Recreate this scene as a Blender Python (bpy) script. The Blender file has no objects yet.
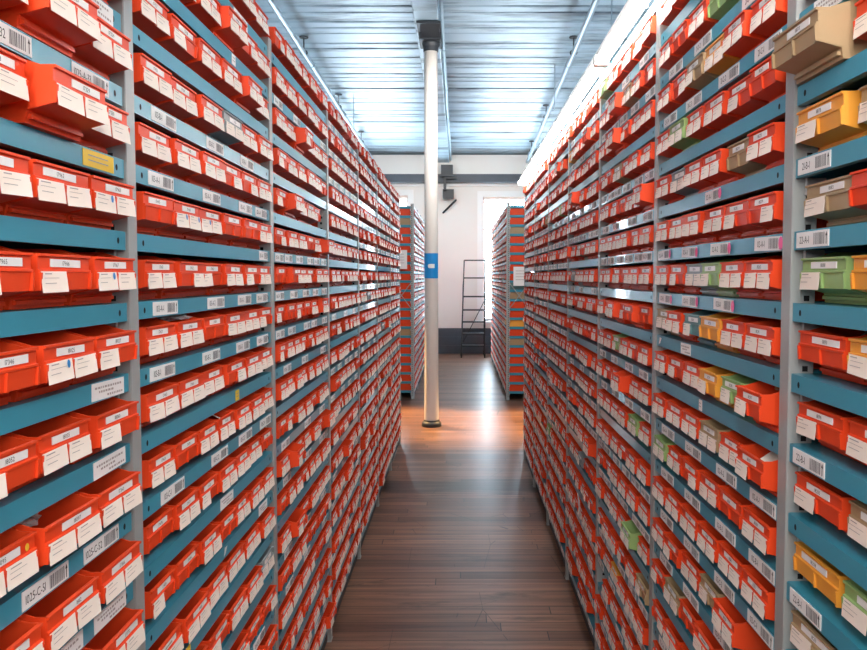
import bpy, bmesh, math, random
from mathutils import Vector, Matrix, Euler
R = random.Random(7)
S = bpy.context.scene
C = S.collection
PI = math.pi
EYE = 1.69

# ------------------------------------------------------------------ materials
def rgb(r, g, b):
    f = lambda c: (c / 255 / 12.92) if c / 255 <= .04045 else ((c / 255 + .055) / 1.055) ** 2.4
    return (f(r), f(g), f(b), 1)

def mat(name, col, rough=.5, metal=0, spec=.5, vary=0, vscale=30, bump=0, emit=0, coat=0):
    m = bpy.data.materials.new(name); m.use_nodes = True
    nt = m.node_tree; b = nt.nodes['Principled BSDF']
    b.inputs['Base Color'].default_value = col
    b.inputs['Roughness'].default_value = rough
    b.inputs['Metallic'].default_value = metal
    b.inputs['Specular IOR Level'].default_value = spec
    if coat: b.inputs['Coat Weight'].default_value = coat
    if emit:
        b.inputs['Emission Color'].default_value = col
        b.inputs['Emission Strength'].default_value = emit
    if vary or bump:
        tc = nt.nodes.new('ShaderNodeTexCoord')
        n = nt.nodes.new('ShaderNodeTexNoise'); n.inputs['Scale'].default_value = vscale
        n.inputs['Detail'].default_value = 4
        geo = nt.nodes.new('ShaderNodeNewGeometry')
        nt.links.new(geo.outputs['Position'], n.inputs['Vector'])
        if vary:
            mx = nt.nodes.new('ShaderNodeMix'); mx.data_type = 'RGBA'
            mx.inputs['A'].default_value = tuple(c * (1 - vary) for c in col[:3]) + (1,)
            mx.inputs['B'].default_value = tuple(min(1, c * (1 + vary)) for c in col[:3]) + (1,)
            nt.links.new(n.outputs['Fac'], mx.inputs['Factor'])
            nt.links.new(mx.outputs['Result'], b.inputs['Base Color'])
        if bump:
            bp = nt.nodes.new('ShaderNodeBump'); bp.inputs['Strength'].default_value = bump
            bp.inputs['Distance'].default_value = .01
            nt.links.new(n.outputs['Fac'], bp.inputs['Height'])
            nt.links.new(bp.outputs['Normal'], b.inputs['Normal'])
    return m

M = {}
M['red'] = mat('bin_red_plastic', (.80, .066, .016, 1), .42, spec=.3, vary=.16, vscale=9)
M['yellow'] = mat('bin_yellow_plastic', (.86, .36, .045, 1), .4, vary=.1, vscale=9)
M['green'] = mat('bin_green_plastic', (.30, .46, .17, 1), .4, vary=.15, vscale=9)
M['tan'] = mat('bin_tan_plastic', (.42, .29, .16, 1), .45, vary=.12, vscale=9)
M['grey'] = mat('bin_grey_plastic', (.26, .30, .31, 1), .42, vary=.1, vscale=9)
M['teal'] = mat('bin_teal_plastic', (.12, .26, .27, 1), .42, vary=.1, vscale=9)
M['card'] = mat('card_paper', (.95, .84, .75, 1), .7, vary=.05, vscale=20)
M['label'] = mat('label_paper', (.88, .87, .86, 1), .55)
M['ink'] = mat('ink', (.03, .03, .035, 1), .7)
M['faint'] = mat('faint_print', (.42, .37, .36, 1), .8)
M['bars'] = mat('barcode_grey', (.16, .16, .17, 1), .7)
M['dot'] = mat('dot_blue', rgb(30, 130, 200), .5)
M['dotyellow'] = mat('dot_yellow', rgb(240, 200, 60), .5)
M['pink'] = mat('dot_pink', rgb(250, 110, 170), .5)
M['ytag'] = mat('tag_yellow', rgb(240, 200, 40), .5)
M['shelf'] = mat('shelf_blue_enamel', (.045, .30, .42, 1), .3, vary=.07, vscale=5, coat=.3)
M['post'] = mat('post_grey_enamel', (.36, .385, .385, 1), .42, metal=.1, vary=.08, vscale=12)
M['zinc'] = mat('zinc', (.62, .64, .66, 1), .35, metal=.6)
M['hole'] = mat('hole_black', (.008, .008, .01, 1), .9)
M['back'] = mat('dark_sheet', (.05, .055, .06, 1), .7)
M['white_enamel'] = mat('lamp_enamel', (.85, .85, .84, 1), .35)
M['tube'] = mat('lamp_tube', (1, .96, .92, 1), .5, emit=26)
M['black'] = mat('black_iron', (.018, .022, .028, 1), .5, vary=.3, vscale=8)
M['steel'] = mat('ladder_steel', (.035, .04, .045, 1), .4, metal=.5)
M['rubber'] = mat('rubber', (.02, .02, .02, 1), .8)
M['pipe'] = mat('pipe_paint', (.33, .44, .52, 1), .35, metal=.2)
M['sign'] = mat('sign_blue', rgb(20, 135, 205), .4)
M['colpaint'] = None
M['plaster'] = mat('plaster_wall', (.80, .77, .73, 1), .75, vary=.05, vscale=1.3, bump=.15)
M['sidewall'] = mat('side_plaster', (.62, .64, .66, 1), .8, vary=.05, vscale=1.3)
M['wainscot'] = mat('dark_wainscot', (.045, .058, .075, 1), .5, vary=.3, vscale=4)
M['frame'] = mat('window_paint', (.85, .85, .84, 1), .45)
M['brick'] = mat('reveal_brick', (.80, .66, .60, 1), .8, vary=.12, vscale=14)

def wood_floor():
    m = bpy.data.materials.new('plank_floor'); m.use_nodes = True
    nt = m.node_tree; N = nt.nodes; L = nt.links; b = N['Principled BSDF']
    geo = N.new('ShaderNodeNewGeometry')
    br = N.new('ShaderNodeTexBrick')
    br.inputs['Scale'].default_value = 1
    br.inputs['Mortar Size'].default_value = .0028
    br.inputs['Mortar Smooth'].default_value = .2
    br.inputs['Brick Width'].default_value = 1.9
    br.inputs['Row Height'].default_value = .085
    br.inputs['Color1'].default_value = (0, 0, 0, 1); br.inputs['Color2'].default_value = (1, 1, 1, 1)
    br.inputs['Mortar'].default_value = (.5, .5, .5, 1)
    br.offset = .37; br.offset_frequency = 2
    s0 = N.new('ShaderNodeSeparateXYZ'); L.new(geo.outputs['Position'], s0.inputs[0])
    r0 = N.new('ShaderNodeMath'); r0.operation = 'DIVIDE'; r0.inputs[1].default_value = .085; L.new(s0.outputs['Y'], r0.inputs[0])
    r1 = N.new('ShaderNodeMath'); r1.operation = 'FLOOR'; L.new(r0.outputs[0], r1.inputs[0])
    wn = N.new('ShaderNodeTexWhiteNoise'); wn.noise_dimensions = '1D'; L.new(r1.outputs[0], wn.inputs['W'])
    r2 = N.new('ShaderNodeMath'); r2.operation = 'MULTIPLY_ADD'; r2.inputs[1].default_value = 7.3; L.new(wn.outputs['Value'], r2.inputs[0]); L.new(s0.outputs['X'], r2.inputs[2])
    cb0 = N.new('ShaderNodeCombineXYZ'); L.new(r2.outputs[0], cb0.inputs['X']); L.new(s0.outputs['Y'], cb0.inputs['Y'])
    L.new(cb0.outputs[0], br.inputs['Vector'])
    # per board tint
    ramp = N.new('ShaderNodeValToRGB')
    ramp.color_ramp.elements[0].color = (.115, .055, .036, 1)
    ramp.color_ramp.elements[1].color = (.30, .158, .100, 1)
    L.new(br.outputs['Color'], ramp.inputs['Fac'])
    # grain stretched along the boards (X)
    mp = N.new('ShaderNodeMapping'); mp.inputs['Scale'].default_value = (1.6, 34, 1)
    L.new(geo.outputs['Position'], mp.inputs['Vector'])
    gr = N.new('ShaderNodeTexNoise'); gr.inputs['Scale'].default_value = 1; gr.inputs['Detail'].default_value = 6
    L.new(mp.outputs['Vector'], gr.inputs['Vector'])
    mg = N.new('ShaderNodeMix'); mg.data_type = 'RGBA'; mg.blend_type = 'MULTIPLY'
    mg.inputs['Factor'].default_value = .75
    gr2 = N.new('ShaderNodeValToRGB')
    gr2.color_ramp.elements[0].position = .3; gr2.color_ramp.elements[0].color = (.24, .22, .21, 1)
    gr2.color_ramp.elements[1].position = .72; gr2.color_ramp.elements[1].color = (1.25, 1.2, 1.15, 1)
    L.new(gr.outputs['Fac'], gr2.inputs['Fac'])
    L.new(ramp.outputs['Color'], mg.inputs['A']); L.new(gr2.outputs['Color'], mg.inputs['B'])
    # worn dark traffic stains with their own shape
    mp2 = N.new('ShaderNodeMapping'); mp2.inputs['Scale'].default_value = (1.2, 4.5, 1)
    L.new(geo.outputs['Position'], mp2.inputs['Vector'])
    st = N.new('ShaderNodeTexNoise'); st.inputs['Scale'].default_value = 1.3; st.inputs['Detail'].default_value = 8
    st.inputs['Roughness'].default_value = .7
    L.new(mp2.outputs['Vector'], st.inputs['Vector'])
    sr = N.new('ShaderNodeValToRGB')
    sr.color_ramp.elements[0].position = .57; sr.color_ramp.elements[0].color = (0, 0, 0, 1)
    sr.color_ramp.elements[1].position = .68; sr.color_ramp.elements[1].color = (1, 1, 1, 1)
    L.new(st.outputs['Fac'], sr.inputs['Fac'])
    ms = N.new('ShaderNodeMix'); ms.data_type = 'RGBA'; ms.inputs['B'].default_value = (.022, .014, .011, 1)
    sm = N.new('ShaderNodeMath'); sm.operation = 'MULTIPLY'; sm.inputs[1].default_value = .75
    L.new(sr.outputs['Color'], sm.inputs[0]); L.new(sm.outputs[0], ms.inputs['Factor'])
    L.new(mg.outputs['Result'], ms.inputs['A'])
    # a worn dark band across the aisle
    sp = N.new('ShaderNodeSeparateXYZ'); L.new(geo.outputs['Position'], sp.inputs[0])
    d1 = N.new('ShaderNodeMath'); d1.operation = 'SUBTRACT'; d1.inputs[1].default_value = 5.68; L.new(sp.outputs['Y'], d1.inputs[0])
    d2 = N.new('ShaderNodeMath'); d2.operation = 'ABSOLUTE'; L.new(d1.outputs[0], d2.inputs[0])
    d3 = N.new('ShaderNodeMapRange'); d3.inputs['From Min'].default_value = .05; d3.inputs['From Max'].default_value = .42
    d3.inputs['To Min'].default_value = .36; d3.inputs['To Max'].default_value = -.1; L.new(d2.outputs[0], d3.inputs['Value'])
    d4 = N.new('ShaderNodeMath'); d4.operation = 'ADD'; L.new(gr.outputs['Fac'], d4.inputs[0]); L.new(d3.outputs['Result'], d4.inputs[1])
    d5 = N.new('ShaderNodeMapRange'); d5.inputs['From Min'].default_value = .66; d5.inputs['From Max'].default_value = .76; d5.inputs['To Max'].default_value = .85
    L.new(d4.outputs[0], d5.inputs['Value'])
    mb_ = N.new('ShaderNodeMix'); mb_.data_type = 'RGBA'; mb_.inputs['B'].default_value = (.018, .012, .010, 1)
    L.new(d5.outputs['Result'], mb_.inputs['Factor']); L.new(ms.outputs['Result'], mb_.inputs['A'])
    # scratches: thin contour lines of a stretched noise, in two directions
    last = mb_.outputs['Result']
    for k, (rot, sc) in enumerate((((0, 0, .6), (1.0, .35, 1)), ((0, 0, -.9), (.5, 1.3, 1)))):
        m3 = N.new('ShaderNodeMapping'); m3.inputs['Rotation'].default_value = rot; m3.inputs['Scale'].default_value = sc
        L.new(geo.outputs['Position'], m3.inputs['Vector'])
        vo = N.new('ShaderNodeTexVoronoi'); vo.feature = 'DISTANCE_TO_EDGE'; vo.inputs['Scale'].default_value = 2.4 + k
        vo.inputs['Randomness'].default_value = 1
        L.new(m3.outputs['Vector'], vo.inputs['Vector'])
        vr = N.new('ShaderNodeMath'); vr.operation = 'LESS_THAN'; vr.inputs[1].default_value = .0032
        L.new(vo.outputs['Distance'], vr.inputs[0])
        nz = N.new('ShaderNodeTexNoise'); nz.inputs['Scale'].default_value = 2.2 + 1.7 * k
        L.new(geo.outputs['Position'], nz.inputs['Vector'])
        gt = N.new('ShaderNodeMath'); gt.operation = 'GREATER_THAN'; gt.inputs[1].default_value = .52
        L.new(nz.outputs['Fac'], gt.inputs[0])
        mm = N.new('ShaderNodeMath'); mm.operation = 'MULTIPLY'
        L.new(vr.outputs[0], mm.inputs[0]); L.new(gt.outputs[0], mm.inputs[1])
        mm2 = N.new('ShaderNodeMath'); mm2.operation = 'MULTIPLY'; mm2.inputs[1].default_value = .7
        L.new(mm.outputs[0], mm2.inputs[0])
        mk = N.new('ShaderNodeMix'); mk.data_type = 'RGBA'; mk.inputs['B'].default_value = (.015, .010, .008, 1)
        L.new(mm2.outputs[0], mk.inputs['Factor']); L.new(last, mk.inputs['A'])
        last = mk.outputs['Result']
    # dark joints
    mj = N.new('ShaderNodeMix'); mj.data_type = 'RGBA'; mj.inputs['B'].default_value = (.012, .008, .006, 1)
    L.new(br.outputs['Fac'], mj.inputs['Factor']); L.new(last, mj.inputs['A'])
    L.new(mj.outputs['Result'], b.inputs['Base Color'])
    rr = N.new('ShaderNodeMapRange'); rr.inputs['To Min'].default_value = .24; rr.inputs['To Max'].default_value = .44
    L.new(gr.outputs['Fac'], rr.inputs['Value']); L.new(rr.outputs['Result'], b.inputs['Roughness'])
    bp = N.new('ShaderNodeBump'); bp.inputs['Strength'].default_value = .2; bp.inputs['Distance'].default_value = .004
    hh = N.new('ShaderNodeMath'); hh.operation = 'SUBTRACT'
    L.new(gr.outputs['Fac'], hh.inputs[0]); L.new(br.outputs['Fac'], hh.inputs[1])
    L.new(hh.outputs[0], bp.inputs['Height']); L.new(bp.outputs['Normal'], b.inputs['Normal'])
    return m

def ceiling_paint():
    m = bpy.data.materials.new('painted_ceiling_boards'); m.use_nodes = True
    nt = m.node_tree; N = nt.nodes; L = nt.links; b = N['Principled BSDF']
    geo = N.new('ShaderNodeNewGeometry')
    mp = N.new('ShaderNodeMapping'); mp.inputs['Scale'].default_value = (.55, 3.2, 1)
    L.new(geo.outputs['Position'], mp.inputs['Vector'])
    n = N.new('ShaderNodeTexNoise'); n.inputs['Scale'].default_value = 1.2; n.inputs['Detail'].default_value = 7
    n.inputs['Roughness'].default_value = .62
    L.new(mp.outputs['Vector'], n.inputs['Vector'])
    r = N.new('ShaderNodeValToRGB')
    r.color_ramp.elements[0].position = .33; r.color_ramp.elements[0].color = (.06, .09, .12, 1)
    r.color_ramp.elements[1].position = .50; r.color_ramp.elements[1].color = (.37, .50, .59, 1)
    L.new(n.outputs['Fac'], r.inputs['Fac']); L.new(r.outputs['Color'], b.inputs['Base Color'])
    b.inputs['Roughness'].default_value = .42
    return m

def column_paint():
    m = bpy.data.materials.new('chipped_column_paint'); m.use_nodes = True
    nt = m.node_tree; N = nt.nodes; L = nt.links; b = N['Principled BSDF']
    geo = N.new('ShaderNodeNewGeometry')
    n = N.new('ShaderNodeTexNoise'); n.inputs['Scale'].default_value = 9; n.inputs['Detail'].default_value = 8
    n.inputs['Roughness'].default_value = .75
    L.new(geo.outputs['Position'], n.inputs['Vector'])
    r = N.new('ShaderNodeValToRGB')
    r.color_ramp.elements[0].position = .66; r.color_ramp.elements[0].color = (.66, .61, .56, 1)
    r.color_ramp.elements[1].position = .70; r.color_ramp.elements[1].color = (.20, .19, .18, 1)
    L.new(n.outputs['Fac'], r.inputs['Fac']); L.new(r.outputs['Color'], b.inputs['Base Color'])
    b.inputs['Roughness'].default_value = .45
    return m

def glass(name, col, alpha_mix, rough=.1):
    m = bpy.data.materials.new(name); m.use_nodes = True
    nt = m.node_tree; N = nt.nodes; L = nt.links
    for n in list(N): N.remove(n)
    o = N.new('ShaderNodeOutputMaterial'); t = N.new('ShaderNodeBsdfTransparent'); g = N.new('ShaderNodeBsdfPrincipled')
    t.inputs['Color'].default_value = (.97, .98, .98, 1)
    g.inputs['Base Color'].default_value = col; g.inputs['Roughness'].default_value = rough
    x = N.new('ShaderNodeMixShader'); x.inputs['Fac'].default_value = alpha_mix
    L.new(t.outputs[0], x.inputs[1]); L.new(g.outputs[0], x.inputs[2]); L.new(x.outputs[0], o.inputs['Surface'])
    return m
M['pane'] = glass('window_glass', (.9, .95, 1, 1), .08, .03)
M['bag'] = glass('clear_plastic', (.85, .86, .88, 1), .45, .15)
M['floor'] = wood_floor(); M['ceil'] = ceiling_paint(); M['colpaint'] = column_paint()

# ------------------------------------------------------------------ mesh builder
class MB:
    def __init__(s): s.v = []; s.f = []; s.m = []; s.mats = []
    def mi(s, k):
        if k not in s.mats: s.mats.append(k)
        return s.mats.index(k)
    def quad(s, pts, k):
        i = len(s.v); s.v += [tuple(p) for p in pts]; s.f.append(tuple(range(i, i + len(pts)))); s.m.append(s.mi(k))
    def box(s, x0, x1, y0, y1, z0, z1, k):
        i = len(s.v)
        s.v += [(x0, y0, z0), (x1, y0, z0), (x1, y1, z0), (x0, y1, z0), (x0, y0, z1), (x1, y0, z1), (x1, y1, z1), (x0, y1, z1)]
        for q in ((0, 3, 2, 1), (4, 5, 6, 7), (0, 1, 5, 4), (1, 2, 6, 5), (2, 3, 7, 6), (3, 0, 4, 7)):
            s.f.append(tuple(i + a for a in q)); s.m.append(s.mi(k))
    def prism_x(s, prof, x0, x1, k):                      # profile of (y, z), extruded along x
        n = len(prof); i = len(s.v)
        s.v += [(x0, y, z) for y, z in prof] + [(x1, y, z) for y, z in prof]
        a = sum(prof[j][0] * prof[(j + 1) % n][1] - prof[(j + 1) % n][0] * prof[j][1] for j in range(n))
        for j in range(n):
            q = (i + j, i + (j + 1) % n, i + n + (j + 1) % n, i + n + j)
            s.f.append(q[::-1] if a > 0 else q); s.m.append(s.mi(k))
        c0 = tuple(range(i, i + n)); c1 = tuple(range(i + n, i + 2 * n))
        s.f += [c0[::-1], c1] if a > 0 else [c0, c1[::-1]]
        s.m += [s.mi(k)] * 2
        if a > 0:                                          # outward facing everywhere
            pass
    def tube(s, p0, p1, r, k, n=10, r1=None):
        p0 = Vector(p0); p1 = Vector(p1); d = (p1 - p0).normalized(); r1 = r if r1 is None else r1
        a = d.orthogonal().normalized(); b = d.cross(a); i = len(s.v)
        for p, q in ((p0, r), (p1, r1)):
            for j in range(n):
                t = 2 * PI * j / n; s.v.append(tuple(p + (a * math.cos(t) + b * math.sin(t)) * q))
        for j in range(n):
            s.f.append((i + j, i + (j + 1) % n, i + n + (j + 1) % n, i + n + j)); s.m.append(s.mi(k))
        s.f += [tuple(range(i + n - 1, i - 1, -1)), tuple(range(i + n, i + 2 * n))]; s.m += [s.mi(k)] * 2
    def lathe(s, prof, cx, cy, k, n=28):                   # profile of (r, z)
        i = len(s.v)
        for r, z in prof:
            for j in range(n):
                t = 2 * PI * j / n; s.v.append((cx + r * math.cos(t), cy + r * math.sin(t), z))
        for a in range(len(prof) - 1):
            for j in range(n):
                s.f.append((i + a * n + j, i + a * n + (j + 1) % n, i + (a + 1) * n + (j + 1) % n, i + (a + 1) * n + j)); s.m.append(s.mi(k))
        s.f += [tuple(range(i + n - 1, i - 1, -1)), tuple(range(i + (len(prof) - 1) * n, i + len(prof) * n))]; s.m += [s.mi(k)] * 2
    def add(s, o, mtx=None):
        i = len(s.v)
        s.v += [tuple(mtx @ Vector(p)) for p in o.v] if mtx else list(o.v)
        mp = [s.mi(k) for k in o.mats]
        s.f += [tuple(i + a for a in f) for f in o.f]; s.m += [mp[a] for a in o.m]
    def mesh(s, name, smooth=False):
        me = bpy.data.meshes.new(name); me.from_pydata(s.v, [], s.f)
        for k in s.mats: me.materials.append(M[k])
        me.polygons.foreach_set('material_index', s.m)
        if smooth: me.polygons.foreach_set('use_smooth', [True] * len(s.f))
        me.update()
        bm = bmesh.new(); bm.from_mesh(me); bmesh.ops.recalc_face_normals(bm, faces=bm.faces); bm.to_mesh(me); bm.free()
        return me

def link(name, data, parent=None, loc=(0, 0, 0), rot=(0, 0, 0)):
    o = bpy.data.objects.new(name, data); C.objects.link(o)
    o.parent = parent; o.location = loc; o.rotation_euler = rot
    return o
def thing(name, label, cat, loc=(0, 0, 0), rz=0, group=None):
    o = link(name, None, None, loc, (0, 0, rz)); o.empty_display_size = .02
    o['label'] = label; o['category'] = cat
    if group: o['group'] = group
    return o
def struct(name, mb, parent=None, smooth=False):
    o = link(name, mb.mesh(name, smooth), parent)
    if parent is None: o['kind'] = 'structure'
    return o
def bevel(o, w, seg=2):
    b = o.modifiers.new('b', 'BEVEL'); b.width = w; b.segments = seg; b.limit_method = 'ANGLE'

# ------------------------------------------------------------------ glyphs (printed numbers)
GL = {}
def glyphs(chars):
    for ch in chars:
        cu = bpy.data.curves.new('g', 'FONT'); cu.body = ch; cu.size = 1; cu.resolution_u = 2
        o = bpy.data.objects.new('g', cu); C.objects.link(o)
        bpy.context.view_layer.update()
        me = bpy.data.meshes.new_from_object(o.evaluated_get(bpy.context.evaluated_depsgraph_get()))
        vs = [tuple(v.co) for v in me.vertices]; fs = [tuple(p.vertices) for p in me.polygons]
        GL[ch] = (vs, fs, min(v[0] for v in vs), max(v[0] for v in vs))
        bpy.data.objects.remove(o); bpy.data.curves.remove(cu); bpy.data.meshes.remove(me)
glyphs('0123456789-ABCD')
def text(mb, s, xc, zc, h, y, k='ink', condense=1.0):      # centred text standing in the xz plane, read from -y
    sc = h / .70; w = 0; pos = []
    for ch in s:
        if ch == ' ': w += .3; continue
        vs, fs, a, b = GL[ch]; pos.append((ch, w - a)); w += b - a + .09
    for ch, dx in pos:
        vs, fs, a, b = GL[ch]; i = len(mb.v); mk = mb.mi(k)
        mb.v += [(xc + (x + dx - w / 2) * sc * condense, y, zc + (z - .35) * sc) for x, z, _ in vs]
        mb.f += [tuple(i + q for q in f) for f in fs]; mb.m += [mk] * len(fs)

# ------------------------------------------------------------------ storage bin
BH = .078
def bin_body(w, col):
    mb = MB(); h = w / 2
    side = [(.042, 0), (.275, 0), (.275, .089), (.055, .089), (.018, BH), (.002, BH), (.002, .027), (.040, .018)]
    for s in (-1, 1):
        a, b = (-h, -h + .0028) if s < 0 else (h - .0028, h)
        mb.prism_x(side, a, b, col)
    front = [(.042, 0), (.039, .017), (.002, .0265), (.0, .0515), (-.002, .0525), (-.002, .0555), (.0012, .0565), (.0012, .0735),
             (-.0025, .0745), (-.0025, BH), (.004, BH), (.005, .030), (.042, .022), (.046, .003), (.046, 0)]
    mb.prism_x(front, -h + .0005, h - .0005, col)
    mb.box(-h + .002, h - .002, .042, .275, .0, .003, col)
    mb.box(-h + .002, h - .002, .272, .275, .0, .089, col)
    for x in (-h, -.0022, h - .0044):                       # ribs that hold the cards
        mb.prism_x([(.002, .0268), (-.0022, .0268), (-.0040, .0515), (.001, .0515)], x, x + .0044, col)
    mb.prism_x([(.041, .006), (.0345, .0065), (.0345, .012), (.041, .014)], -h * .93, h * .93, col)
    return mb
def card(w, seed, lines=True, dot=None):
    mb = MB(); r = random.Random(seed); hw = w / 2
    z0, z1 = -.0172, .0128
    tilt = r.uniform(-.0008, .0008)
    P = [(-hw + tilt, 0, z0), (hw + tilt, -.0008, z0 + r.uniform(-.001, .001)), (hw, 0, z1), (-hw, 0, z1)]
    mb.quad(P, 'card'); mb.quad([(x, y + .0006, z) for x, y, z in P[::-1]], 'card')
    for a, b in ((0, 1), (1, 2), (2, 3), (3, 0)):
        p, q = P[a], P[b]; mb.quad([p, (p[0], p[1] + .0006, p[2]), (q[0], q[1] + .0006, q[2]), q], 'card')
    if lines:
        for z, l, t, k in ((.0085, .35, .0016, 'faint'), (.0030, .7, .0007, 'faint'), (-.0045, .45, .0010, 'faint')):
            x0 = -hw + .004 + r.uniform(0, .004); x1 = x0 + l * w * r.uniform(.7, 1.05)
            mb.quad([(x0, -.0012, z), (min(x1, hw - .003), -.0012, z), (min(x1, hw - .003), -.0012, z + t), (x0, -.0012, z + t)], k)
    return mb
def disc(rx, rz, k, y=-.0018):
    mb = MB(); mb.quad([(rx * math.cos(2 * PI * j / 14), y, rz * math.sin(2 * PI * j / 14)) for j in range(14)], k); return mb
def strip(w, txt):
    mb = MB(); h = .0056
    mb.box(-w / 2, w / 2, 0, .0012, -h, h, 'label')
    if txt: text(mb, txt, 0, 0, .0062, -.0003, 'ink', .95)
    else: mb.quad([(-w * .22, -.0004, -.0022), (w * .22, -.0004, -.0022), (w * .22, -.0004, .0022), (-w * .22, -.0004, .0022)], 'faint')
    return mb
_body = {}; _card = {}
def body_mesh(w, col):
    k = (round(w, 3), col)
    if k not in _body: _body[k] = bin_body(k[0], col).mesh('bin_body_' + col)
    return _body[k]
def card_mesh(w, seed):
    k = (round(w, 3), seed % 5)
    if k not in _card: _card[k] = card(k[0], seed % 5 + 11).mesh('card')
    return _card[k]
DOTM = disc(.0042, .0062, 'dot').mesh('dot'); DOTY = disc(.0045, .0052, 'dotyellow').mesh('dot_yellow')

# ------------------------------------------------------------------ racks
SH0, PITCH, LIP = 1.771, .1275, .033
KMIN, KMAX = -13, 5
FX = .60                                                    # lip plane
DEP = .33
def shelf_z(k): return SH0 + PITCH * k

def shelf_mesh(L):
    mb = MB(); h = L / 2 - .0215
    mb.box(-h, h, 0, DEP, -.004, 0, 'shelf')
    mb.box(-h, h, -.0005, .0025, -LIP, 0, 'shelf')
    mb.box(-h, h, .0025, .014, -LIP, -LIP + .0025, 'shelf')
    mb.box(-h, h, DEP - .003, DEP, -LIP, 0, 'shelf')
    for s in (-1, 1):
        mb.box(s * h - .0012, s * h + .0012, .002, DEP, -LIP, 0, 'shelf')
        x = s * (h - .028)
        mb.quad([(x + .0042 * math.cos(t * PI / 5), -.0009, -.017 + .0058 * math.sin(t * PI / 5)) for t in range(10)], 'hole')
        x = s * (h - .004)                                  # zinc shelf clip below the corner
        mb.box(x - .004, x + .004, .016, .019, -LIP - .030, -LIP, 'zinc')
        mb.box(x - .004, x - .002, .019, .050, -LIP - .030, -LIP, 'zinc')
        mb.box(x + .002, x + .004, .019, .050, -LIP - .020, -LIP, 'zinc')
    return mb.mesh('shelf')
def post_mesh(H, holes=True):
    mb = MB()
    mb.box(-.017, .017, -.004, -.001, 0, H, 'post')
    for s in (-1, 1):
        mb.box(s * .017 - .0015, s * .017 + .0015, -.003, .040, 0, H, 'post')
        mb.box(min(s * .009, s * .017), max(s * .009, s * .017), .038, .040, 0, H, 'post')
        if holes:
            z = .04
            while z < H - .02:
                x = s * .0188
                mb.quad([(x, .020, z), (x, .030, z), (x, .030, z + .010), (x, .020, z + .010)], 'hole')
                z += .0255
    mb.box(-.025, .025, -.006, .044, 0, .004, 'post')
    return mb.mesh('upright_post')

def barcode_mb(txt, w=.125, pink=False, seed=0):
    mb = MB(); h = .0135; r = random.Random(seed)
    mb.box(-w / 2, w / 2, -.0012, 0, -h, h, 'label')
    if txt: text(mb, txt, -w * .23, 0, .0125, -.0016, 'ink', .72)
    x = w * .06
    while x < w * .38:
        t = r.choice((.0012, .0018, .0026))
        mb.quad([(x, -.0016, -h * .72), (x + t, -.0016, -h * .72), (x + t, -.0016, h * .72), (x, -.0016, h * .72)], 'bars'); x += t + r.choice((.0012, .002))
    xa = w * .44                                            # arrow at the end of the label
    mb.quad([(xa - .001, -.0016, -h * .75), (xa + .001, -.0016, -h * .75), (xa + .001, -.0016, h * .5), (xa - .001, -.0016, h * .5)], 'ink')
    mb.quad([(xa - .003, -.0016, h * .25), (xa + .003, -.0016, h * .25), (xa, -.0016, h * .8)], 'ink')
    if pink: mb.add(disc(.010, .0125, 'pink', -.0021), Matrix.Translation((w / 2, 0, 0)))
    return mb
def paper_mb(w=.12, seed=0):
    mb = MB(); r = random.Random(seed); h = .0145
    mb.box(-w / 2, w / 2, -.001, 0, -h, h, 'label')
    for z, a, b in ((.006, -.42, .35), (-.001, -.3, .1), (-.0085, -.05, .42)):
        x = a * w
        while x < b * w:
            l = r.uniform(.003, .008)
            mb.quad([(x, -.0014, z - .0018), (x + l, -.0014, z - .0018), (x + l, -.0014, z + .0018), (x, -.0014, z + .0018)], 'faint'); x += l + .0025
    return mb
def tag_mb(w, k):
    mb = MB(); mb.box(-w / 2, w / 2, -.001, 0, -.0135, .0135, k)
    for z in (.004, -.004):
        mb.quad([(-w * .35, -.0014, z), (w * .3, -.0014, z), (w * .3, -.0014, z + .002), (-w * .35, -.0014, z + .002)], 'faint')
    return mb
def frag_mb():
    mb = MB(); mb.quad([(-.014, -.0012, -.011), (.0, -.0012, -.006), (.015, -.0012, .010), (-.006, -.0012, .011)], 'label'); return mb

FARBAR = [barcode_mb(t, .11, False, i).mesh('barcode') for i, t in enumerate(('104-A-2', '104-B-3', '105-A-1', '106-C-4', '107-B-2'))]

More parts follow.
